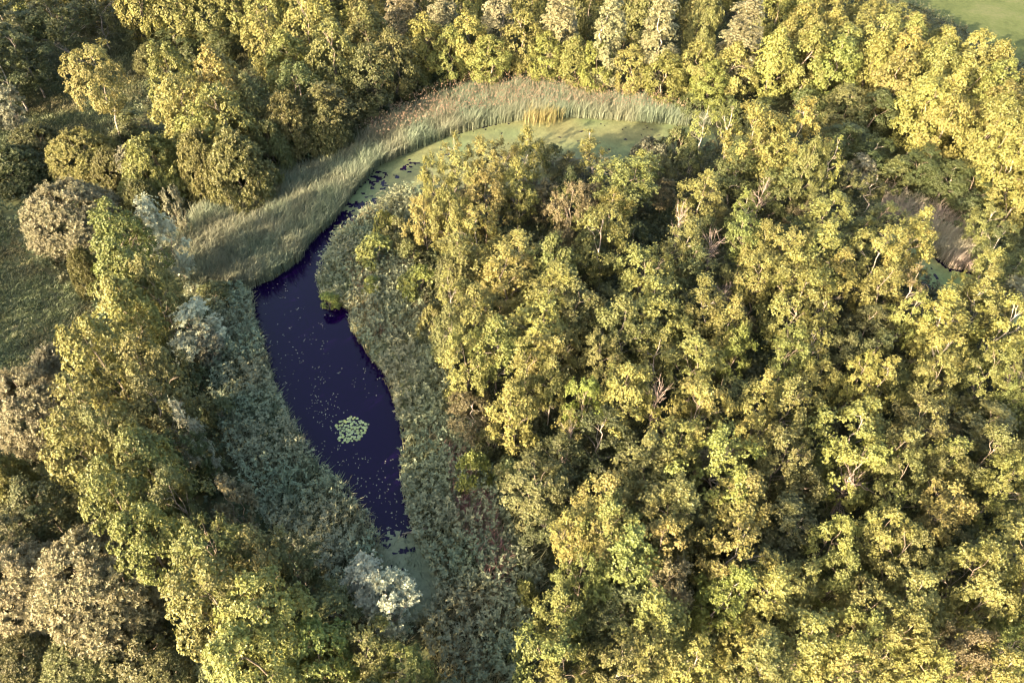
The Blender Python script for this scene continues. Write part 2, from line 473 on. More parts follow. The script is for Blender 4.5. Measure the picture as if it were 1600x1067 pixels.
ISLAND = [(640, 335), (900, 275), (1115, 225), (1330, 285), (1430, 430), (1600, 545), (1700, 620), (1700, 1110), (830, 1110), (850, 900), (760, 740), (690, 580), (650, 420)]
MEADOW_L = [(-120, 300), (0, 330), (60, 420), (150, 480), (150, 545), (60, 580), (-160, 660)]
MEADOW_T = [(-60, 230), (60, 165), (140, 85), (250, 62), (390, 85), (380, 135), (240, 120), (200, 195), (150, 225), (60, 245), (-60, 290)]

G_WATER_1, G_WATER_2 = ground_poly(WATER_1), ground_poly(WATER_2)

# ------------------------------------------------------------------ ground, pasture, water
def build_ground():
    xs = np.concatenate([[-1500, -600, -250], np.arange(-140, 140.1, 0.8), [250, 600, 1500]])
    ys = np.concatenate([[-800, -300, -60], np.arange(-10, 170.1, 0.8), [300, 700, 2000]])
    X, Y = np.meshgrid(xs, ys)
    d = np.minimum(poly_dist(G_WATER_1, X, Y), poly_dist(G_WATER_2, X, Y))
    Z = np.where(d < 0.3, -0.30 - np.clip(-d * 0.25, 0, 0.6), np.clip((d - 0.3) * 0.4, 0, 0.3) - 0.30)
    Z = Z + np.where(d > 1.0, 0.10 * (vnoise(X * 0.3, Y * 0.3, 3) - 0.5), 0.0)
    V = np.stack([X, Y, Z], -1).reshape(-1, 3)
    ny, nx = X.shape
    i = np.arange(ny - 1)[:, None] * nx + np.arange(nx - 1)[None, :]
    Q = np.stack([i, i + 1, i + nx + 1, i + nx], -1).reshape(-1, 4)
    tag(obj('ground', mesh_from('ground', V, Q, M_GROUND, smooth=True)), kind='structure')
build_ground()

def sheet(name, poly, z, mat):
    me = bpy.data.meshes.new(name)
    me.from_pydata([(x, y, z) for x, y in poly], [], [list(range(len(poly)))])
    me.materials.append(mat)
    o = obj(name, me)
    return o
wp = [at(p[0], p[1])[:2] for p in [(1340, -60), (1385, -5), (1430, 12), (1500, 45), (1560, 80), (1640, 125), (1760, 190)]]
wx, wy = wp[-1]
PASTURE = wp + [(wx + 60, wy + 5), (420, 150), (420, 700), (0, 700), (wp[0][0] - 3, 240)]
tag(sheet('pasture', PASTURE, 0.12, M_PASTURE), kind='structure')
WATER_Z = -0.30 + 0.06
def grow(poly, m):
    cx = sum(p[0] for p in poly) / len(poly); cy = sum(p[1] for p in poly) / len(poly)
    out = []
    n = len(poly)
    area = sum(poly[i][0] * poly[(i + 1) % n][1] - poly[(i + 1) % n][0] * poly[i][1] for i in range(n))
    sgn = 1 if area > 0 else -1
    for i in range(n):
        ax, ay = poly[i - 1]; bx, by = poly[(i + 1) % n]
        tx, ty = bx - ax, by - ay
        l = math.hypot(tx, ty)
        out.append((poly[i][0] + sgn * ty / l * m, poly[i][1] - sgn * tx / l * m))
    return out
tag(sheet('pond_water', grow(G_WATER_1, 1.0), WATER_Z, M_WATER), kind='structure')
tag(sheet('ditch_water', grow(G_WATER_2, 1.0), WATER_Z, M_WATER), kind='structure')

# ------------------------------------------------------------------ ground cover: reeds, herbs, grass
def scatter(px_poly, density, seed, exclude=(), zref=0.0):
    rng = np.random.default_rng(seed)
    g = np.array(ground_poly(px_poly))
    lo, hi = g.min(0), g.max(0)
    n = int((hi[0] - lo[0]) * (hi[1] - lo[1]) * density)
    x, y = rng.uniform(lo[0], hi[0], n), rng.uniform(lo[1], hi[1], n)
    ok = inside([tuple(p) for p in g], x, y)
    x, y = x[ok], y[ok]
    for e in exclude:
        if e is G_WATER_1:      # ragged water's edge: tufts stand out into the shallows here and there
            k = poly_dist(e, x, y) > -1.3 * np.clip(vnoise(x * 0.9, y * 0.9, 19) - 0.5, 0, 0.4) * 2.0
        else:
            k = ~inside(e, x, y)
        x, y = x[k], y[k]
    return x, y, rng

def blades(name, x, y, rng, h, width, lean, per, bend=0.5, wind=(0.5, 0.2), zb=-0.1, seed=0, patch=0.25, hpatch=0.35, hue=1.0):
    """upright bent blades, `per` at each point, as one mesh of two quads each"""
    n = len(x) * per
    X, Y = np.repeat(x, per) + rng.normal(0, 0.06, n), np.repeat(y, per) + rng.normal(0, 0.06, n)
    lf = vnoise(X * patch, Y * patch, seed + 5)
    mf = vnoise(X * 1.1, Y * 1.1, seed + 9)
    hh = rng.uniform(h[0], h[1], n) * (1 - hpatch + hpatch * 1.6 * (0.5 * lf + 0.5 * mf))
    az = rng.uniform(0, 2 * math.pi, n)
    dx, dy = np.cos(az) * lean + wind[0] * lean, np.sin(az) * lean + wind[1] * lean
    ln = np.hypot(dx, dy) + 1e-6
    va = rng.uniform(0, 2 * math.pi, n)
    sx, sy = np.cos(va), np.sin(va)
    w = width * rng.uniform(0.6, 1.4, n)
    z = np.full(n, zb)
    b = np.stack([X, Y, z], -1)
    m = b + np.stack([dx * hh * 0.35, dy * hh * 0.35, hh * 0.62], -1)
    t = b + np.stack([dx * hh * (0.8 + bend), dy * hh * (0.8 + bend), hh * (1.0 - bend * 0.45 * rng.random(n))], -1)
    s = np.stack([sx * w * 0.5, sy * w * 0.5, np.zeros(n)], -1)
    V = np.stack([b - s * 0.6, b + s * 0.6, m + s, m - s, t + s * 0.15, t - s * 0.15], 1).reshape(-1, 3)
    i = np.arange(n)[:, None] * 6
    Q = np.stack([i + np.array([[0, 1, 2, 3]]), i + np.array([[3, 2, 4, 5]])], 1).reshape(-1, 4)
    var = np.empty((n, 3))
    var[:, 0] = 0.30 * lf + 0.3 * mf + 0.4 * rng.random(n)
    var[:, 1] = np.clip(0.5 + 1.6 * hue * (vnoise(X * 0.35, Y * 0.35, seed + 77) - 0.5) + 0.5 * (rng.random(n) - 0.5), 0, 1)
    var[:, 2] = rng.random(n)
    return mesh_from(name, V, Q, M_BLADE, np.repeat(var, 2, 0))

def herbs(name, x, y, rng, h, leaf, per, tiers=3, seed=0, patch=0.25):
    """leafy stems: tiers of leaf stars, as one mesh"""
    n = len(x)
    lf = vnoise(x * patch, y * patch, seed + 5)
    hh = rng.uniform(h[0], h[1], n) * (0.55 + 0.9 * lf)
    ps, cv = [], []
    for k in range(tiers):
        f = 1.0 - k / (tiers + 0.5)
        ps.append(np.stack([x + rng.normal(0, 0.10, n), y + rng.normal(0, 0.10, n), hh * f], -1)); cv.append(np.clip(0.6 * vnoise(x * 0.6, y * 0.6, seed + 3) + 0.4 * rng.random(n), 0, 1))
    p = np.concatenate(ps); cvv = np.concatenate(cv)
    ax = unit(np.array([0, 0, 1.0]) + 0.35 * rng.normal(size=p.shape))
    V, Q, var = leaves(p, ax, rng, per, leaf[0], leaf[1], (0.2, 1.0), cvv)
    var[:, 1] = np.repeat(np.clip(0.5 + 1.4 * (vnoise(p[:, 0] * 0.3, p[:, 1] * 0.3, seed + 41) - 0.5), 0, 1), per)
    return mesh_from(name, V, Q, M_BLADE, var)

def stuff(name, me, color, label, category):
    return tag(obj(name, me, None, color), label, category, kind='stuff')

WEX = [G_WATER_1, G_WATER_2]
x, y, r_ = scatter(REED_UP, 60, 1, WEX)
stuff('reed_bed', blades('reed_bed', x, y, r_, (1.4, 2.4), 0.038, 0.18, 2, 0.7, seed=1), (0.128, 0.148, 0.098), 'grey-green reed bed between the pond and the trees at upper left', 'reeds')
x, y, r_ = scatter([(600, 235), (700, 203), (830, 183), (1070, 193), (1070, 178), (1010, 162), (940, 150), (830, 138), (740, 140), (660, 165), (560, 225)], 9, 61, WEX)
V, Q, var = leaves(np.stack([x, y, r_.uniform(1.9, 2.6, len(x))], -1), unit(np.array([0.3, 0.1, 1.0]) + 0.3 * r_.normal(size=(len(x), 3))), r_, 5, 0.22, 0.05, (1.2, 2.5))
stuff('reed_plumes', mesh_from('reed_plumes', V, Q, M_BLADE, var), (0.20, 0.145, 0.10), 'pinkish brown reed plumes at the far end of the pond', 'reeds')
x, y, r_ = scatter(REED_LO, 20, 2, WEX)
stuff('reed_bed', blades('reed_bed', x, y, r_, (0.8, 1.5), 0.055, 0.24, 3, 0.8, seed=2), (0.145, 0.170, 0.105), 'bluish green reeds along the lower left side of the pond', 'reeds')
x, y, r_ = scatter(REED_LO, 6, 3, WEX)
stuff('tall_herbs', herbs('tall_herbs', x, y, r_, (0.9, 1.8), (0.30, 0.09), 6, 3, 3), (0.145, 0.17, 0.105), 'leafy bluish green herbs among the reeds left of the pond', 'herbs')
x, y, r_ = scatter([(590, 850), (640, 838), (670, 880), (690, 960), (650, 985), (610, 930)], 5, 17, [])
stuff('sedge', blades('sedge', x, y, r_, (0.5, 1.3), 0.05, 0.4, 2, 0.8, seed=17, zb=-0.25), (0.120, 0.135, 0.080), 'sparse sedge growing through the scum at the lower tip of the pond', 'sedge')
x, y, r_ = scatter(BANK_R, 30, 4, WEX)
stuff('bank_reeds', blades('bank_reeds', x, y, r_, (0.8, 1.6), 0.06, 0.28, 2, 0.7, seed=4, patch=0.3), (0.148, 0.155, 0.078), 'mixed olive reeds on the bank between pond and right wood', 'reeds')
x, y, r_ = scatter(BANK_R, 8, 5, WEX)
stuff('tall_herbs', herbs('tall_herbs', x, y, r_, (0.8, 1.7), (0.30, 0.10), 6, 3, 8), (0.128, 0.150, 0.088), 'grey-green leafy herbs on the bank right of the pond', 'herbs')
x, y, r_ = scatter([(690, 700), (735, 720), (770, 800), (800, 880), (790, 940), (750, 900), (720, 830)], 30, 15, WEX)
stuff('reddish_stems', blades('reddish_stems', x, y, r_, (1.3, 2.0), 0.05, 0.14, 2, 0.4, seed=15, patch=0.5), (0.22, 0.135, 0.12), 'pinkish stems in a strip between the pond bank and the right wood', 'stems')
x, y, r_ = scatter([(540, 420), (575, 410), (600, 480), (600, 540), (560, 500)], 12, 16, WEX)
stuff('reddish_stems', blades('reddish_stems', x, y, r_, (1.2, 1.8), 0.05, 0.14, 2, 0.4, seed=16, patch=0.5), (0.17, 0.115, 0.075), 'brownish stems on the bank below the narrow neck', 'stems')
x, y, r_ = scatter(REED_PINK, 40, 6, WEX)
stuff('reddish_reeds', blades('reddish_reeds', x, y, r_, (1.2, 2.2), 0.06, 0.16, 2, 0.6, seed=6), (0.19, 0.172, 0.135), 'reddish grey reeds beside the far right duckweed ditch', 'reeds')
x, y, r_ = scatter([(812, 198), (818, 180), (845, 170), (870, 178), (882, 192), (860, 199)], 48, 7, [])
k_ = -poly_dist(ground_poly([(812, 198), (818, 180), (845, 170), (870, 178), (882, 192), (860, 199)]), x, y) > 2.2 * np.random.default_rng(8).random(len(x)) ** 1.3
x, y = x[k_], y[k_]
stuff('dry_reeds', blades('dry_reeds', x, y, r_, (1.8, 2.6), 0.045, 0.16, 2, 0.6, seed=7, hue=0.25), (0.180, 0.155, 0.066), 'orange dry reeds at the front edge of the far reed bed', 'reeds')
for poly, sd, lab in ((MEADOW_L, 21, 'rough dark green grass of the meadow at the left edge'), (MEADOW_T, 22, 'rough shaded grass around the lone birch at upper left')):
    x, y, r_ = scatter(poly, 26, sd, WEX)
    stuff('meadow_grass', blades('meadow_grass', x, y, r_, (0.3, 0.7), 0.07, 0.35, 2, 0.8, seed=sd), (0.082, 0.090, 0.040), lab, 'grass')
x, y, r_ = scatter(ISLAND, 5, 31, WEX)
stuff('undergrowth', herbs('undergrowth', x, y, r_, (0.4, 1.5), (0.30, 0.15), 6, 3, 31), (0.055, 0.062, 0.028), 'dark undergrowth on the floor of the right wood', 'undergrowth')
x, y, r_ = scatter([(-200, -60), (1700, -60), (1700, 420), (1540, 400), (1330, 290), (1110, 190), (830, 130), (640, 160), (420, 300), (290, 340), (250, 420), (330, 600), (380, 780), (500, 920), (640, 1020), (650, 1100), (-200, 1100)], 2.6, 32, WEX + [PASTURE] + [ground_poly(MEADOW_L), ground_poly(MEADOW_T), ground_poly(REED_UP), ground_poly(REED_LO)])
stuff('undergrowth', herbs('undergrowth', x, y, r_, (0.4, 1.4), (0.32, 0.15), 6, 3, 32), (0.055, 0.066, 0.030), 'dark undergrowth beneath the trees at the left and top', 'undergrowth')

# ------------------------------------------------------------------ duckweed, lily pads, floating leaves
def duckweed(name, px_poly, seed, color, label, thr, cell=0.22):
    g = ground_poly(px_poly)
    a = np.array(g); lo, hi = a.min(0), a.max(0)
    xs, ys = np.arange(lo[0], hi[0], cell), np.arange(lo[1], hi[1], cell)
    X, Y = np.meshgrid(xs, ys)
    rng = np.random.default_rng(seed)
    Z = np.full(X.shape, WATER_Z + 0.006)
    V = np.stack([X + rng.uniform(-0.4, 0.4, X.shape) * cell, Y + rng.uniform(-0.4, 0.4, X.shape) * cell, Z], -1).reshape(-1, 3)
    ny, nx = X.shape
    i = np.arange(ny - 1)[:, None] * nx + np.arange(nx - 1)[None, :]
    cx, cy = X[:-1, :-1] + cell / 2, Y[:-1, :-1] + cell / 2
    d = np.minimum(poly_dist(G_WATER_1, cx, cy), poly_dist(G_WATER_2, cx, cy))
    ok = inside(g, cx, cy) & (d < 0.6)
    no = 0.45 * vnoise(cx * 0.5 + 0.25 * cy, cy * 1.1, seed) + 0.35 * vnoise(cx * 1.5, cy * 2.2, seed + 1) + 0.2 * vnoise(cx * 4, cy * 4, seed + 2)
    px, py = proj(cx, cy, WATER_Z)
    ok &= (no > thr(px, py)) & (vnoise(cx * 2.3, cy * 2.3, seed + 8) < 0.94)
    Q = np.stack([i, i + 1, i + nx + 1, i + nx], -1)[ok]
    n = len(Q)
    var = np.empty((n, 3))
    var[:, 0] = np.clip(0.5 + 1.5 * (no[ok] - 0.5) + 0.55 * (rng.random(n) - 0.5), 0, 1)
    var[:, 1] = vnoise(cx[ok] * 0.3, cy[ok] * 0.3, seed + 4)
    var[:, 2] = 0
    return stuff(name, mesh_from(name, V, Q, M_BLADE, var), color, label, 'duckweed')
duckweed('duckweed', [(520, 385), (520, 340), (590, 255), (640, 235), (700, 210), (830, 180), (1000, 185), (1120, 195), (1130, 230), (900, 285), (690, 305), (600, 340)], 51,
         (0.110, 0.128, 0.060), 'pale green duckweed covering the far arm of the pond', lambda px, py: 0.16 + 0.34 * np.clip((605 - px) / 70, 0, 1) + 0.08 * np.clip((820 - px) / 150, 0, 1))
duckweed('duckweed', WATER_2, 52, (0.165, 0.20, 0.08), 'pale green duckweed on the ditch at the right', lambda px, py: 0.12 + 0 * px)
duckweed('duckweed', [(575, 825), (660, 825), (700, 900), (700, 990), (600, 990)], 53, (0.15, 0.17, 0.095), 'grey-green scum at the lower tip of the pond', lambda px, py: 0.5 - 0.38 * np.clip((py - 828) / 60, 0, 1), 0.14)

def disc(n=9, notch=True):
    a = np.linspace(0.25, 2 * math.pi - 0.25, n)
    v = [(0, 0, 0)] + [(math.cos(t), math.sin(t), 0.04) for t in a]
    f = [(0, i, i + 1) for i in range(1, n)]
    return v, f
def pad_material():
    m, nt, out = new_mat('lily_pad')
    N, L = nt.nodes, nt.links
    oi = N.new('ShaderNodeObjectInfo')
    p = N.new('ShaderNodeBsdfPrincipled'); p.inputs['Roughness'].default_value = 0.35
    L.new(oi.outputs['Color'], p.inputs['Base Color']); L.new(p.outputs[0], out.inputs[0])
    return m
M_PAD = pad_material()
pv, pf = disc()
pad_me = bpy.data.meshes.new('lily_pad'); pad_me.from_pydata(pv, [], pf); pad_me.materials.append(M_PAD)
lx, ly, _ = at(549, 671, WATER_Z)
lily = tag(obj('water_lily', None), 'round clump of pale green lily pads floating on the dark pond', 'water lily')
lily.location = (lx, ly, WATER_Z)
rp = random.Random(5)
spots = []
tries = 0
while len(spots) < 88 and tries < 9000:
    tries += 1
    a, q = rp.uniform(0, 2 * math.pi), math.sqrt(rp.random())
    rr = 1.0 + 0.08 * math.sin(3 * a + 1) + 0.08 * math.sin(5 * a)
    sx_, sy_ = 1.28 * q * rr * math.cos(a), 1.28 * q * rr * math.sin(a)
    s_ = rp.uniform(0.085, 0.16)
    if all(math.hypot(sx_ - b[0], sy_ - b[1]) > 0.70 * (s_ + b[2]) for b in spots):
        spots.append((sx_, sy_, s_))
for k, (sx_, sy_, s_) in enumerate(spots):
    v_ = rp.uniform(0.75, 1.25)
    o = obj('lily_pad', pad_me, lily, (0.20 * v_, 0.24 * v_, 0.09 * v_ * rp.uniform(0.8, 1.3)))
    o.location = (sx_, sy_, 0.012 + 0.004 * (k % 6)); o.scale = (s_, s_, s_)
    o.rotation_euler = (rp.uniform(-0.10, 0.10), rp.uniform(-0.10, 0.10), rp.uniform(0, 6.28))
# scattered floating leaves: far too many and too small to count
fv, fq, fvar = [], [], []
rng = np.random.default_rng(77)
cl = [(410, 470), (445, 520), (440, 565), (470, 560), (500, 555), (455, 600), (490, 540), (487, 610), (500, 630), (525, 640), (520, 652), (505, 690), (545, 745), (575, 765), (500, 720), (610, 770), (560, 720),
      (430, 440), (460, 470), (475, 520), (525, 500), (480, 395), (505, 375), (530, 365), (525, 350), (610, 825), (590, 815), (605, 740), (590, 600), (570, 590), (510, 590), (540, 700)]
k = 0
for i in range(360):
    c0 = cl[int(rng.integers(len(cl)))]
    fx, fy, _ = at(c0[0] + rng.normal(0, 13), c0[1] + rng.normal(0, 15), WATER_Z)
    if poly_dist(G_WATER_1, np.array([fx]), np.array([fy]))[0] > -0.15:
        continue
    n_ = 1 if rng.random() < 0.75 else int(rng.integers(2, 5))
    for _ in range(n_):
        ax_, ay_ = fx + rng.normal(0, 0.16), fy + rng.normal(0, 0.12)
        s_ = rng.uniform(0.03, 0.085); th = rng.uniform(0, 6.28); e_ = rng.uniform(0.35, 0.9)
        ca, sa = math.cos(th), math.sin(th)
        for u_, w_ in ((-1, 0), (0, -e_), (1, 0), (0, e_)):
            fv.append((ax_ + s_ * (u_ * ca - w_ * sa), ay_ + s_ * (u_ * sa + w_ * ca), WATER_Z + 0.006 + 0.004 * (k % 3)))
        fq.append((4 * k, 4 * k + 1, 4 * k + 2, 4 * k + 3)); fvar.append((rng.random(), rng.random(), 0)); k += 1
stuff('floating_leaves', mesh_from('floating_leaves', np.array(fv), np.array(fq), M_BLADE, np.array(fvar)), (0.20, 0.20, 0.14), 'small pale leaves scattered over the dark pond', 'floating leaves')

# ------------------------------------------------------------------ the trees one can tell apart
G_WOOD, G_LEFT, G_TOP, G_PLANT = 'trees of the wood right of the pond', 'trees and bushes left of the pond', 'trees along the top of the view', 'dense young trees at the upper right'
plant('birch', 150, 128, 105, 'bright yellow', 12.0, 'lone sunlit birch with a pale bare trunk standing in rough grass', None)
# left of the pond
for k, px, py, w, t, h in [
    ('carr', 20, 40, 120, 'dark green', 10), ('carr', 85, 30, 110, 'dull green', 10), ('carr', 35, 85, 100, 'dark green', 9), ('carr', 8, 110, 90, 'dark green', 8.5),
    ('carr', 145, 12, 90, 'dull green', 9), ('maple', 215, 5, 85, 'golden', 11), ('maple', 270, 8, 85, 'golden', 11), ('maple', 325, 12, 90, 'yellow-green', 11),
    ('maple', 372, 10, 80, 'golden', 11), ('carr', 205, 48, 70, 'dark green', 5), ('carr', 268, 62, 70, 'dark green', 4.5), ('carr', 335, 62, 80, 'dark green', 5), 
    ('dome', 240, 92, 70, 'olive', 3.6), ('shrub', 300, 85, 60, 'dark green', 3), ('shrub', 350, 95, 50, 'dull green', 2.6),
    ('grey', 20, 172, 62, 'grey-green', 7), ('dome', 55, 225, 90, 'dull green', 3.5), ('dome', 20, 260, 110, 'dark green', 4), ('dome', 128, 240, 115, 'golden', 5), ('shrub', 200, 195, 60, 'dull green', 3),
    ('dome', 112, 335, 160, 'pale buff', 6.5), ('grey', 208, 258, 45, 'grey-green', 5), ('dome', 175, 262, 70, 'olive', 4), 
    ('maple', 276, 138, 85, 'yellow-green', 12), ('maple', 332, 140, 95, 'golden', 12), ('maple', 295, 175, 100, 'golden', 11), ('maple', 352, 195, 100, 'yellow-green', 10.5), ('maple', 318, 215, 100, 'golden', 9.5), ('maple', 398, 160, 70, 'dull green', 9),
    ('dome', 243, 268, 114, 'golden', 7), ('dome', 225, 318, 70, 'olive', 5), ('dome', 375, 268, 114, 'olive', 8), ('dome', 318, 262, 80, 'olive', 8), ('maple', 190, 385, 105, 'yellow-green', 10.5), ('maple', 203, 440, 105, 'yellow-green', 10),
    ('maple', 192, 495, 105, 'golden', 9.5), ('carr', 240, 455, 90, 'olive', 9.5), ('dome', 140, 425, 60, 'olive', 5), ('grey', 262, 375, 66, 'silver grey', 9), ('grey', 280, 330, 36, 'grey-green', 7), ('grey', 300, 512, 78, 'silver grey', 6.5),
    ('grey', 325, 540, 50, 'grey-green', 4.5), ('dome', 55, 635, 150, 'pale buff', 7), ('dome', 100, 590, 90, 'grey-green', 6), ('maple', 170, 575, 120, 'yellow-green', 10), ('carr', 235, 580, 120, 'olive', 10), ('carr', 150, 640, 110, 'golden', 10), ('carr', 255, 640, 110, 'dull green', 9),
    ('maple', 125, 710, 120, 'yellow-green', 10), ('carr', 190, 690, 110, 'olive', 10), ('maple', 225, 745, 120, 'golden', 10), ('carr', 285, 700, 90, 'dark green', 8), ('grey', 302, 690, 42, 'silver grey', 8.5),
    ('dome', 12, 760, 90, 'golden', 6), ('carr', 55, 790, 120, 'dull green', 7), ('carr', 20, 840, 120, 'dull green', 7), ('maple', 185, 805, 130, 'yellow-green', 10), ('carr', 270, 790, 100, 'dull green', 9), ('grey', 362, 790, 60, 'pale buff', 7),
    ('dome', 160, 905, 220, 'pale buff', 8), ('dome', 35, 910, 170, 'pale buff', 6.5), ('maple', 235, 855, 120, 'yellow-green', 9.5), ('carr', 335, 860, 130, 'yellow-green', 9.5), ('carr', 410, 880, 120, 'olive', 8.5), ('maple', 350, 950, 160, 'golden', 9.5), ('maple', 430, 960, 150, 'yellow-green', 9.5),
    ('maple', 400, 1040, 160, 'golden', 9), ('maple', 495, 1030, 140, 'bright green', 7.2), ('carr', 570, 1020, 100, 'olive', 6), ('carr', 620, 1060, 110, 'bright green', 6.5), ('carr', 460, 870, 90, 'dull green', 7), ('carr', 515, 950, 85, 'dull green', 5.5),
    ('grey', 605, 938, 82, 'silver grey', 7), ('grey', 565, 908, 75, 'silver grey', 5), ('dome', 120, 1030, 130, 'olive', 3), ('dome', 30, 1035, 130, 'olive', 3), ('shrub', 220, 1020, 120, 'dull green', 3), ('dome', 260, 1065, 120, 'olive', 3), ('shrub', 330, 1055, 100, 'dull green', 2.5),
    ('shrub', 335, 460, 50, 'dull green', 2.6), ('shrub', 300, 590, 60, 'dark green', 3), ('shrub', 345, 640, 50, 'dull green', 2.6), ('shrub', 330, 740, 60, 'dull green', 3),
]:
    if k == 'dome' and w >= 115:
        k = 'bigdome'
    if h >= 8.5 and py > 250:
        h *= 1.16
    plant(k, px, py, w, t, h, None, G_LEFT)
# the belt of trees along the top
for k, px, py, w, t, h in [
    ('maple', 415, 62, 80, 'golden', 11), ('maple', 450, 105, 85, 'yellow-green', 10), ('maple', 480, 50, 90, 'golden', 12), ('maple', 520, 95, 90, 'olive', 11), ('maple', 470, 150, 85, 'dull green', 9), ('carr', 520, 160, 90, 'dull green', 8),
    ('maple', 565, 60, 80, 'olive', 11), ('maple', 575, 115, 85, 'dull green', 9.5), ('maple', 620, 95, 80, 'olive', 9.5), ('dome', 510, 200, 84, 'dull green', 6), ('dome', 455, 200, 90, 'olive', 7.5), ('shrub', 590, 155, 50, 'grey-green', 3), ('shrub', 580, 180, 50, 'dull green', 2.5), ('dome', 425, 232, 66, 'dull green', 6),
    ('maple', 420, 15, 70, 'golden', 11), ('maple', 470, 0, 80, 'golden', 11), ('maple', 520, 10, 80, 'yellow-green', 11), ('maple', 570, 10, 70, 'golden', 11),
    ('poplar', 628, 14, 60, 'pale buff', 13), ('maple', 665, 66, 75, 'golden', 9), ('poplar', 690, 20, 56, 'pale buff', 12), ('maple', 700, 84, 70, 'yellow-green', 8), ('maple', 735, 60, 70, 'golden', 10), ('poplar', 775, 26, 58, 'pale buff', 12.5), ('maple', 760, 88, 70, 'yellow-green', 7.5),
    ('maple', 815, 66, 80, 'golden', 9), ('poplar', 870, 34, 66, 'pale buff', 13), ('maple', 850, 86, 70, 'yellow-green', 7.5), ('maple', 905, 92, 70, 'golden', 7.5), ('poplar', 952, 54, 60, 'pale buff', 13.5), ('maple', 935, 104, 70, 'bright green', 7), ('maple', 990, 108, 70, 'golden', 7), ('poplar', 1035, 56, 72, 'pale buff', 13),
    ('maple', 1010, 20, 60, 'olive', 11), ('maple', 920, 10, 60, 'olive', 11), ('maple', 1045, 116, 75, 'yellow-green', 7.5), ('maple', 1090, 100, 75, 'golden', 9), ('poplar', 1155, 60, 80, 'pale buff', 12.5), ('maple', 1105, 128, 70, 'bright green', 7), ('maple', 1150, 112, 75, 'golden', 8), ('maple', 1095, 45, 60, 'olive', 11),
    ('maple', 830, 5, 60, 'golden', 11), ('maple', 730, 5, 60, 'golden', 11), ('maple', 1100, 5, 70, 'olive', 11), ('maple', 1190, 15, 70, 'golden', 11), ('maple', 660, 5, 60, 'olive', 11), ('maple', 980, 0, 60, 'olive', 12),
    ('shrub', 1085, 165, 60, 'dark green', 3), ('shrub', 1140, 170, 60, 'dark green', 3), ('shrub', 1190, 175, 60, 'dark green', 3), ('shrub', 650, 125, 50, 'olive', 3),
]:
    plant(k, px, py, w, t, h, None, G_TOP)
for px in range(-40, 1320, 58):
    plant('maple', px + rnd.uniform(-12, 12), -38 + rnd.uniform(-10, 10), 80, rnd.choice(['golden', 'olive', 'yellow-green']), 11, None, G_TOP)
# the dense young trees at the upper right
PLANTATION = [(1195, 118), (1195, 30), (1375, 10), (1425, 34), (1500, 72), (1600, 125), (1700, 150), (1720, 370), (1600, 315), (1560, 275), (1520, 225), (1470, 200), (1415, 185), (1395, 110), (1300, 112)]
ZP = 6.0
gp = np.array([at(a, b, ZP)[:2] for a, b in PLANTATION]); lo, hi = gp.min(0), gp.max(0)
row = 0
yy = lo[1]
while yy < hi[1]:
    xx = lo[0] + (row % 2) * 2.1
    while xx < hi[0]:
        jx, jy = xx + rnd.uniform(-0.9, 0.9), yy + rnd.uniform(-0.9, 0.9)
        qx, qy = proj(np.array(jx), np.array(jy), ZP)
        if inside(PLANTATION, np.array([float(qx)]), np.array([float(qy)]))[0] and qx < 1660:
            plant('maple', float(qx), float(qy), None, rnd.choice(['golden', 'golden', 'golden', 'golden', 'yellow-green', 'yellow-green', 'yellow-green']), rnd.uniform(6.5, 7.5) if qx > 1330 and qy < 40 + 0.32 * (qx - 1330) else rnd.uniform(9.0, 10.4), None, G_PLANT, R=rnd.uniform(2.6, 3.1))
        xx += 4.0
    yy += 3.7
    row += 1
for px, py, w, t, h, k in [(1325, 165, 80, 'dull green', 6, 'maple'), (1362, 172, 80, 'dark green', 6, 'maple'), (1335, 215, 80, 'dark green', 5, 'carr'), (1365, 235, 70, 'dark green', 5, 'carr'), (1430, 262, 85, 'dark green', 5, 'carr'), (1480, 275, 85, 'dark green', 5, 'carr'), (1520, 300, 80, 'dark green', 5, 'carr'), (1400, 275, 70, 'dull green', 4, 'shrub'), (1560, 385, 70, 'dull green', 6, 'carr'),
                           (1590, 420, 70, 'dark green', 5.5, 'carr'), (1590, 460, 60, 'grey-green', 4, 'grey'), (1540, 350, 60, 'olive', 6, 'carr'), (1510, 335, 50, 'dark green', 4, 'shrub'), (1350, 265, 50, 'grey-green', 4, 'grey'), (1260, 165, 60, 'dark green', 4, 'shrub'), (1310, 165, 60, 'dark green', 5, 'carr')]:
    plant(k, px, py, w, t, h, None, G_PLANT)
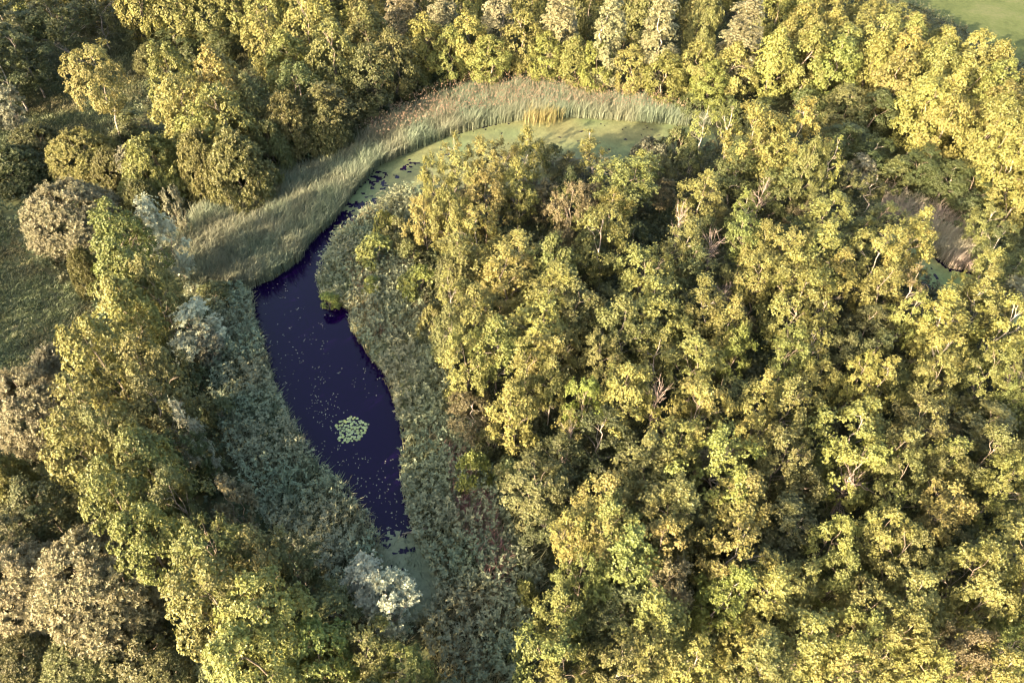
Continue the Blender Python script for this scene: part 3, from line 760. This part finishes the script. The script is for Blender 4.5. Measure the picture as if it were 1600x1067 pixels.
# the wood to the right of the pond
WOOD = [
    (780, 260, 90, 'golden'), (825, 240, 60, 'yellow-green'), (705, 240, 45, 'golden'), (735, 275, 75, 'golden'), (682, 290, 60, 'golden'), (660, 340, 60, 'golden'), (705, 345, 75, 'golden'), (762, 315, 90, 'golden'), (812, 297, 65, 'yellow-green'),
    (930, 255, 55, 'golden'), (965, 290, 110, 'golden'), (1000, 270, 60, 'yellow-green'), (950, 335, 65, 'golden'), (942, 380, 85, 'golden'), (1015, 430, 95, 'yellow-green'), (1030, 485, 105, 'yellow-green'), (1091, 305, 66, 'golden'), (1165, 330, 45, 'yellow-green'), (1167, 375, 66, 'yellow-green'),
    (1068, 380, 70, 'olive'), (1075, 420, 70, 'dull green'), (863, 412, 85, 'yellow-green'), (850, 462, 105, 'yellow-green'), (883, 330, 70, 'brownish'), (1140, 515, 66, 'yellow-green'), (1104, 487, 75, 'olive'), (825, 525, 105, 'golden'), (977, 512, 95, 'olive'), (900, 500, 80, 'olive'),
    (1192, 392, 66, 'golden'), (1180, 434, 70, 'golden'), (1225, 393, 85, 'golden'), (1240, 428, 85, 'golden'), (1296, 348, 85, 'yellow-green'), (1283, 405, 95, 'golden'), (1300, 432, 75, 'golden'), (1425, 368, 62, 'golden'), (1420, 400, 70, 'golden'), (1375, 350, 66, 'dull green'), (1375, 412, 85, 'golden'),
    (1425, 455, 46, 'brownish'), (1377, 458, 66, 'golden'), (1413, 497, 60, 'yellow-green'), (1534, 430, 60, 'golden'), (1521, 474, 76, 'golden'), (1473, 515, 85, 'golden'), (1562, 520, 95, 'golden'), (1238, 482, 95, 'golden'), (1306, 505, 46, 'golden'), (1352, 512, 70, 'dull green'),
    (1365, 295, 55, 'dull green'), (1175, 215, 85, 'golden'), (1215, 240, 85, 'golden'), (1252, 218, 80, 'golden'), (1140, 210, 55, 'yellow-green'), (1098, 190, 40, 'golden'), (1300, 262, 55, 'yellow-green'), (1265, 265, 65, 'olive'), (1215, 290, 75, 'dull green'), (1150, 265, 65, 'dull green'),
    (750, 372, 85, 'golden'), (800, 400, 85, 'golden'), (725, 405, 70, 'olive'), (700, 430, 60, 'dull green'), (790, 445, 95, 'golden'), (742, 490, 80, 'golden'), (770, 545, 85, 'yellow-green'), (705, 458, 40, 'golden'), (735, 572, 85, 'golden'), (800, 645, 85, 'golden'), (830, 585, 85, 'golden'), (700, 520, 60, 'olive'),
    (858, 557, 85, 'golden'), (858, 600, 60, 'golden'), (1020, 562, 56, 'golden'), (1086, 565, 90, 'golden'), (1147, 547, 62, 'bright green'), (944, 568, 70, 'olive'), (982, 615, 105, 'golden'), (1086, 640, 90, 'golden'), (1185, 628, 70, 'golden'), (1185, 682, 70, 'golden'), (906, 632, 60, 'bright green'), (886, 668, 46, 'golden'),
    (1040, 698, 85, 'yellow-green'), (1131, 732, 115, 'yellow-green'), (838, 755, 110, 'dull green'), (947, 780, 90, 'golden'), (940, 690, 105, 'dark green'), (1015, 732, 95, 'olive'), (1155, 780, 95, 'golden'), (1035, 785, 105, 'olive'), (870, 715, 80, 'dull green'),
    (1225, 570, 70, 'yellow-green'), (1288, 550, 50, 'yellow-green'), (1278, 602, 70, 'golden'), (1238, 647, 90, 'golden'), (1337, 602, 66, 'golden'), (1377, 608, 62, 'golden'), (1316, 558, 66, 'dull green'), (1357, 553, 66, 'dull green'), (1463, 573, 66, 'yellow-green'), (1455, 612, 76, 'golden'), (1531, 592, 80, 'golden'), (1587, 630, 60, 'yellow-green'),
    (1526, 666, 115, 'dull green'), (1339, 688, 115, 'yellow-green'), (1326, 732, 100, 'yellow-green'), (1390, 704, 80, 'olive'), (1476, 712, 70, 'golden'), (1476, 738, 80, 'olive'), (1540, 712, 80, 'olive'), (1572, 775, 90, 'yellow-green'), (1402, 765, 80, 'olive'), (1230, 720, 90, 'olive'), (1255, 770, 90, 'dull green'), (1440, 665, 80, 'olive'),
    (952, 822, 115, 'golden'), (1040, 830, 90, 'golden'), (1136, 865, 115, 'golden'), (1028, 870, 90, 'golden'), (901, 848, 75, 'golden'), (949, 872, 70, 'golden'), (896, 908, 75, 'yellow-green'), (977, 900, 105, 'yellow-green'), (1185, 920, 85, 'golden'), (1124, 932, 80, 'bright green'), (1053, 930, 80, 'brownish'), (1040, 984, 100, 'yellow-green'),
    (957, 966, 95, 'dull green'), (876, 956, 90, 'golden'), (850, 1025, 115, 'yellow-green'), (890, 1055, 90, 'yellow-green'), (1028, 1035, 90, 'golden'), (1172, 1014, 95, 'golden'), (1085, 1045, 80, 'yellow-green'), (960, 1045, 90, 'olive'),
    (1299, 855, 80, 'golden'), (1377, 842, 100, 'golden'), (1466, 817, 80, 'golden'), (1225, 920, 80, 'golden'), (1306, 905, 85, 'golden'), (1574, 850, 100, 'golden'), (1390, 878, 85, 'olive'), (1516, 905, 110, 'golden'), (1524, 945, 85, 'golden'), (1428, 942, 100, 'golden'), (1340, 945, 90, 'olive'), (1268, 1007, 110, 'yellow-green'), (1335, 1000, 100, 'yellow-green'),
    (1407, 1006, 110, 'golden'), (1504, 1022, 90, 'brownish'), (1587, 1010, 80, 'yellow-green'), (1440, 1060, 90, 'golden'), (1320, 1062, 90, 'golden'), (1238, 838, 105, 'dull green'), (1200, 1060, 90, 'olive'), (1560, 1065, 90, 'golden'), (1600, 930, 90, 'golden'), (1610, 720, 80, 'olive'), (1610, 560, 80, 'golden'),
]
for i, (px, py, w, t) in enumerate(WOOD):
    kind = 'thin' if w < 60 else 'carr'
    far = np.clip((w - 40) / 70.0, 0, 1)
    if 1130 < px < 1320 and py < 275:
        far += 0.8
    if 850 < px < 1075 and py < 300:
        far -= 0.6
    plant(kind, px, py, w * 1.12, t, rnd.uniform(7.0, 8.4) + 2.0 * float(far) - (2.0 if t in ('dull green', 'dark green') else 0.0), None, G_WOOD)
for px, py, w, h in [(1111, 388, 60, 8), (1190, 300, 40, 7), (1062, 345, 40, 8.5), (1330, 765, 95, 7), (1125, 455, 50, 6), (1025, 625, 60, 8.5), (1585, 585, 60, 9), (880, 690, 55, 7)]:
    plant('dead', px, py, w, 'brownish', h, None, 'bare dead trees in the wood')
# bushes of the right bank
for k, px, py, w, t, h in [('shrub', 585, 392, 62, 'yellow-green', 3.6), ('shrub', 600, 352, 40, 'yellow-green', 3.2), ('shrub', 625, 365, 60, 'dull green', 3.2), ('shrub', 655, 440, 62, 'bright green', 3.4), ('shrub', 580, 447, 36, 'bright green', 2), ('shrub', 672, 505, 56, 'olive', 4), ('shrub', 735, 735, 62, 'bright green', 4.6),
                           ('shrub', 700, 545, 55, 'dull green', 4), ('shrub', 640, 395, 50, 'olive', 3), ('shrub', 515, 470, 34, 'bright green', 1.6), ('shrub', 765, 690, 60, 'dull green', 3.6), ('shrub', 800, 745, 60, 'dull green', 4), ('shrub', 720, 625, 55, 'dull green', 3.5), ('shrub', 825, 925, 50, 'yellow-green', 3.5), ('shrub', 860, 245, 40, 'dull green', 3), ('shrub', 1010, 240, 60, 'grey-green', 3.5), ('shrub', 1060, 225, 60, 'dull green', 3.5), ('shrub', 890, 265, 50, 'grey-green', 3)]:
    plant(k, px, py, w, t, h, None, 'bushes on the right bank of the pond')
# shorter trees filling the wood between the tall ones
cand = 0
filled = 0
while cand < 4000 and filled < 60:
    cand += 1
    px, py = rnd.uniform(660, 1640), rnd.uniform(240, 1090)
    if not inside(ISLAND, np.array([px]), np.array([py + 40]))[0]:
        continue
    if (px > 1360 and py < 480) or (px < 720 and py > 480):
        continue
    x, y, dep = at(px, py, 3.6)
    if min(math.hypot(x - q[5], y - q[6]) for q in PLACED) < 2.1:
        continue
    plant('carr', px, py, None, rnd.choice(['olive', 'dull green', 'dull green', 'dark green', 'olive', 'brownish']), rnd.uniform(4.5, 6.2), None, 'lower trees between the tall ones of the wood', R=rnd.uniform(1.5, 2.1))
    filled += 1
print('trees in view', len(PLACED))

# trees beyond the left edge, whose long shadows lie over the meadow
for x, y, h in [(-57, 37, 8), (-60, 41, 8), (-63, 46, 8), (-65, 51, 8.5), (-67, 56, 8.5), (-69, 61, 8.5), (-71, 66, 9), (-54, 32, 8), (-50, 26, 8), (-46, 20, 8), (-42, 14, 7),
                (-77, 84, 15), (-74, 79, 15), (-72, 90, 15), (-70, 86, 14), (-82, 90, 16), (-76, 73, 12), (-80, 95, 16), (-86, 86, 16)]:
    qx, qy = proj(np.array(float(x)), np.array(float(y)), h * 0.6)
    e = plant('maple', float(qx), float(qy), None, 'olive', h, None, 'trees beyond the left edge', R=3.6)

for px, py, h in [(560, 1150, 8), (640, 1170, 8), (700, 1150, 7.5), (760, 1190, 8), (620, 1240, 9), (700, 1260, 9), (520, 1220, 9)]:
    plant('maple', px, py, None, 'olive', h, None, 'trees below the bottom edge', R=2.4)

# ------------------------------------------------------------------ a fallen branch in the water
T = Tubes()
rng = np.random.default_rng(3)
a = np.array([*at(628, 832)[:2], WATER_Z + 0.1]); b = np.array([*at(668, 830)[:2], 0.5])
T.add(curve(a, b, rng, 7, 0.2), np.linspace(0.05, 0.11, 7), 6)
T.add(curve(a * 0.5 + b * 0.5, np.array([*at(640, 820)[:2], 0.6]), rng, 5, 0.2), np.linspace(0.05, 0.02, 5), 5)
T.add(curve(a * 0.7 + b * 0.3, np.array([*at(625, 842)[:2], 0.2]), rng, 5, 0.2), np.linspace(0.05, 0.02, 5), 5)
tag(obj('fallen_branch', T.mesh('fallen_branch', M_BARK)), 'dark fallen branch lying at the lower tip of the pond', 'branch')

# ------------------------------------------------------------------ labels that single each tree out
MARKS = [('the lily pads', 548, 670), ('the orange dry reeds', 850, 170), ('the lone birch', 150, 130), ('the round bank bush', 585, 392), ("the pond's lower tip", 620, 840),
         ('the white pond willow', 603, 935), ('the right ditch', 1480, 420), ('the pinkish dead tree', 1111, 388), ('the bare branches', 1330, 765),
         ('the far green pasture', 1560, 25), ('the big domed willow', 112, 335), ('the bottom right corner', 1600, 1067), ('the bottom left corner', 0, 1067), ('the dark green meadow', 60, 500),
         ('the far duckweed arm', 960, 215), ('the middle of the view', 800, 533), ('the tall pale poplar', 952, 66), ('the top left corner', 0, 0), ('the bottom edge centre', 850, 1067)]
DIRS = ['right of', 'above-right of', 'above', 'above-left of', 'left of', 'below-left of', 'below', 'below-right of']
ORD = ['nearest', 'second', 'third', 'fourth', 'fifth', 'sixth', 'seventh', 'eighth', 'ninth', 'tenth', 'eleventh', 'twelfth']
buckets = {}
for rec in PLACED:
    e, kind, tint, px, py = rec[:5]
    if 'label' in e.keys():
        continue
    near = sorted(MARKS, key=lambda m: math.hypot(px - m[1], py - m[2]))
    m = near[0] if math.hypot(px - near[0][1], py - near[0][2]) > 12 else near[1]
    d = DIRS[int(round(math.degrees(math.atan2(m[2] - py, px - m[1])) / 45.0)) % 8]
    size = {'dead': 'pale'}.get(kind)
    look = ('pinkish grey' if kind == 'dead' else tint) + ' ' + NAME[kind][2]
    buckets.setdefault((look, d, m[0]), []).append((math.hypot(px - m[1], py - m[2]), e))
for (look, d, m), lst in buckets.items():
    lst.sort(key=lambda t: t[0])
    for i, (_, e) in enumerate(lst):
        e['label'] = f'{look} {d} {m}' if len(lst) == 1 else f'{look}, {ORD[min(i, 11)]} of its kind {d} {m}'
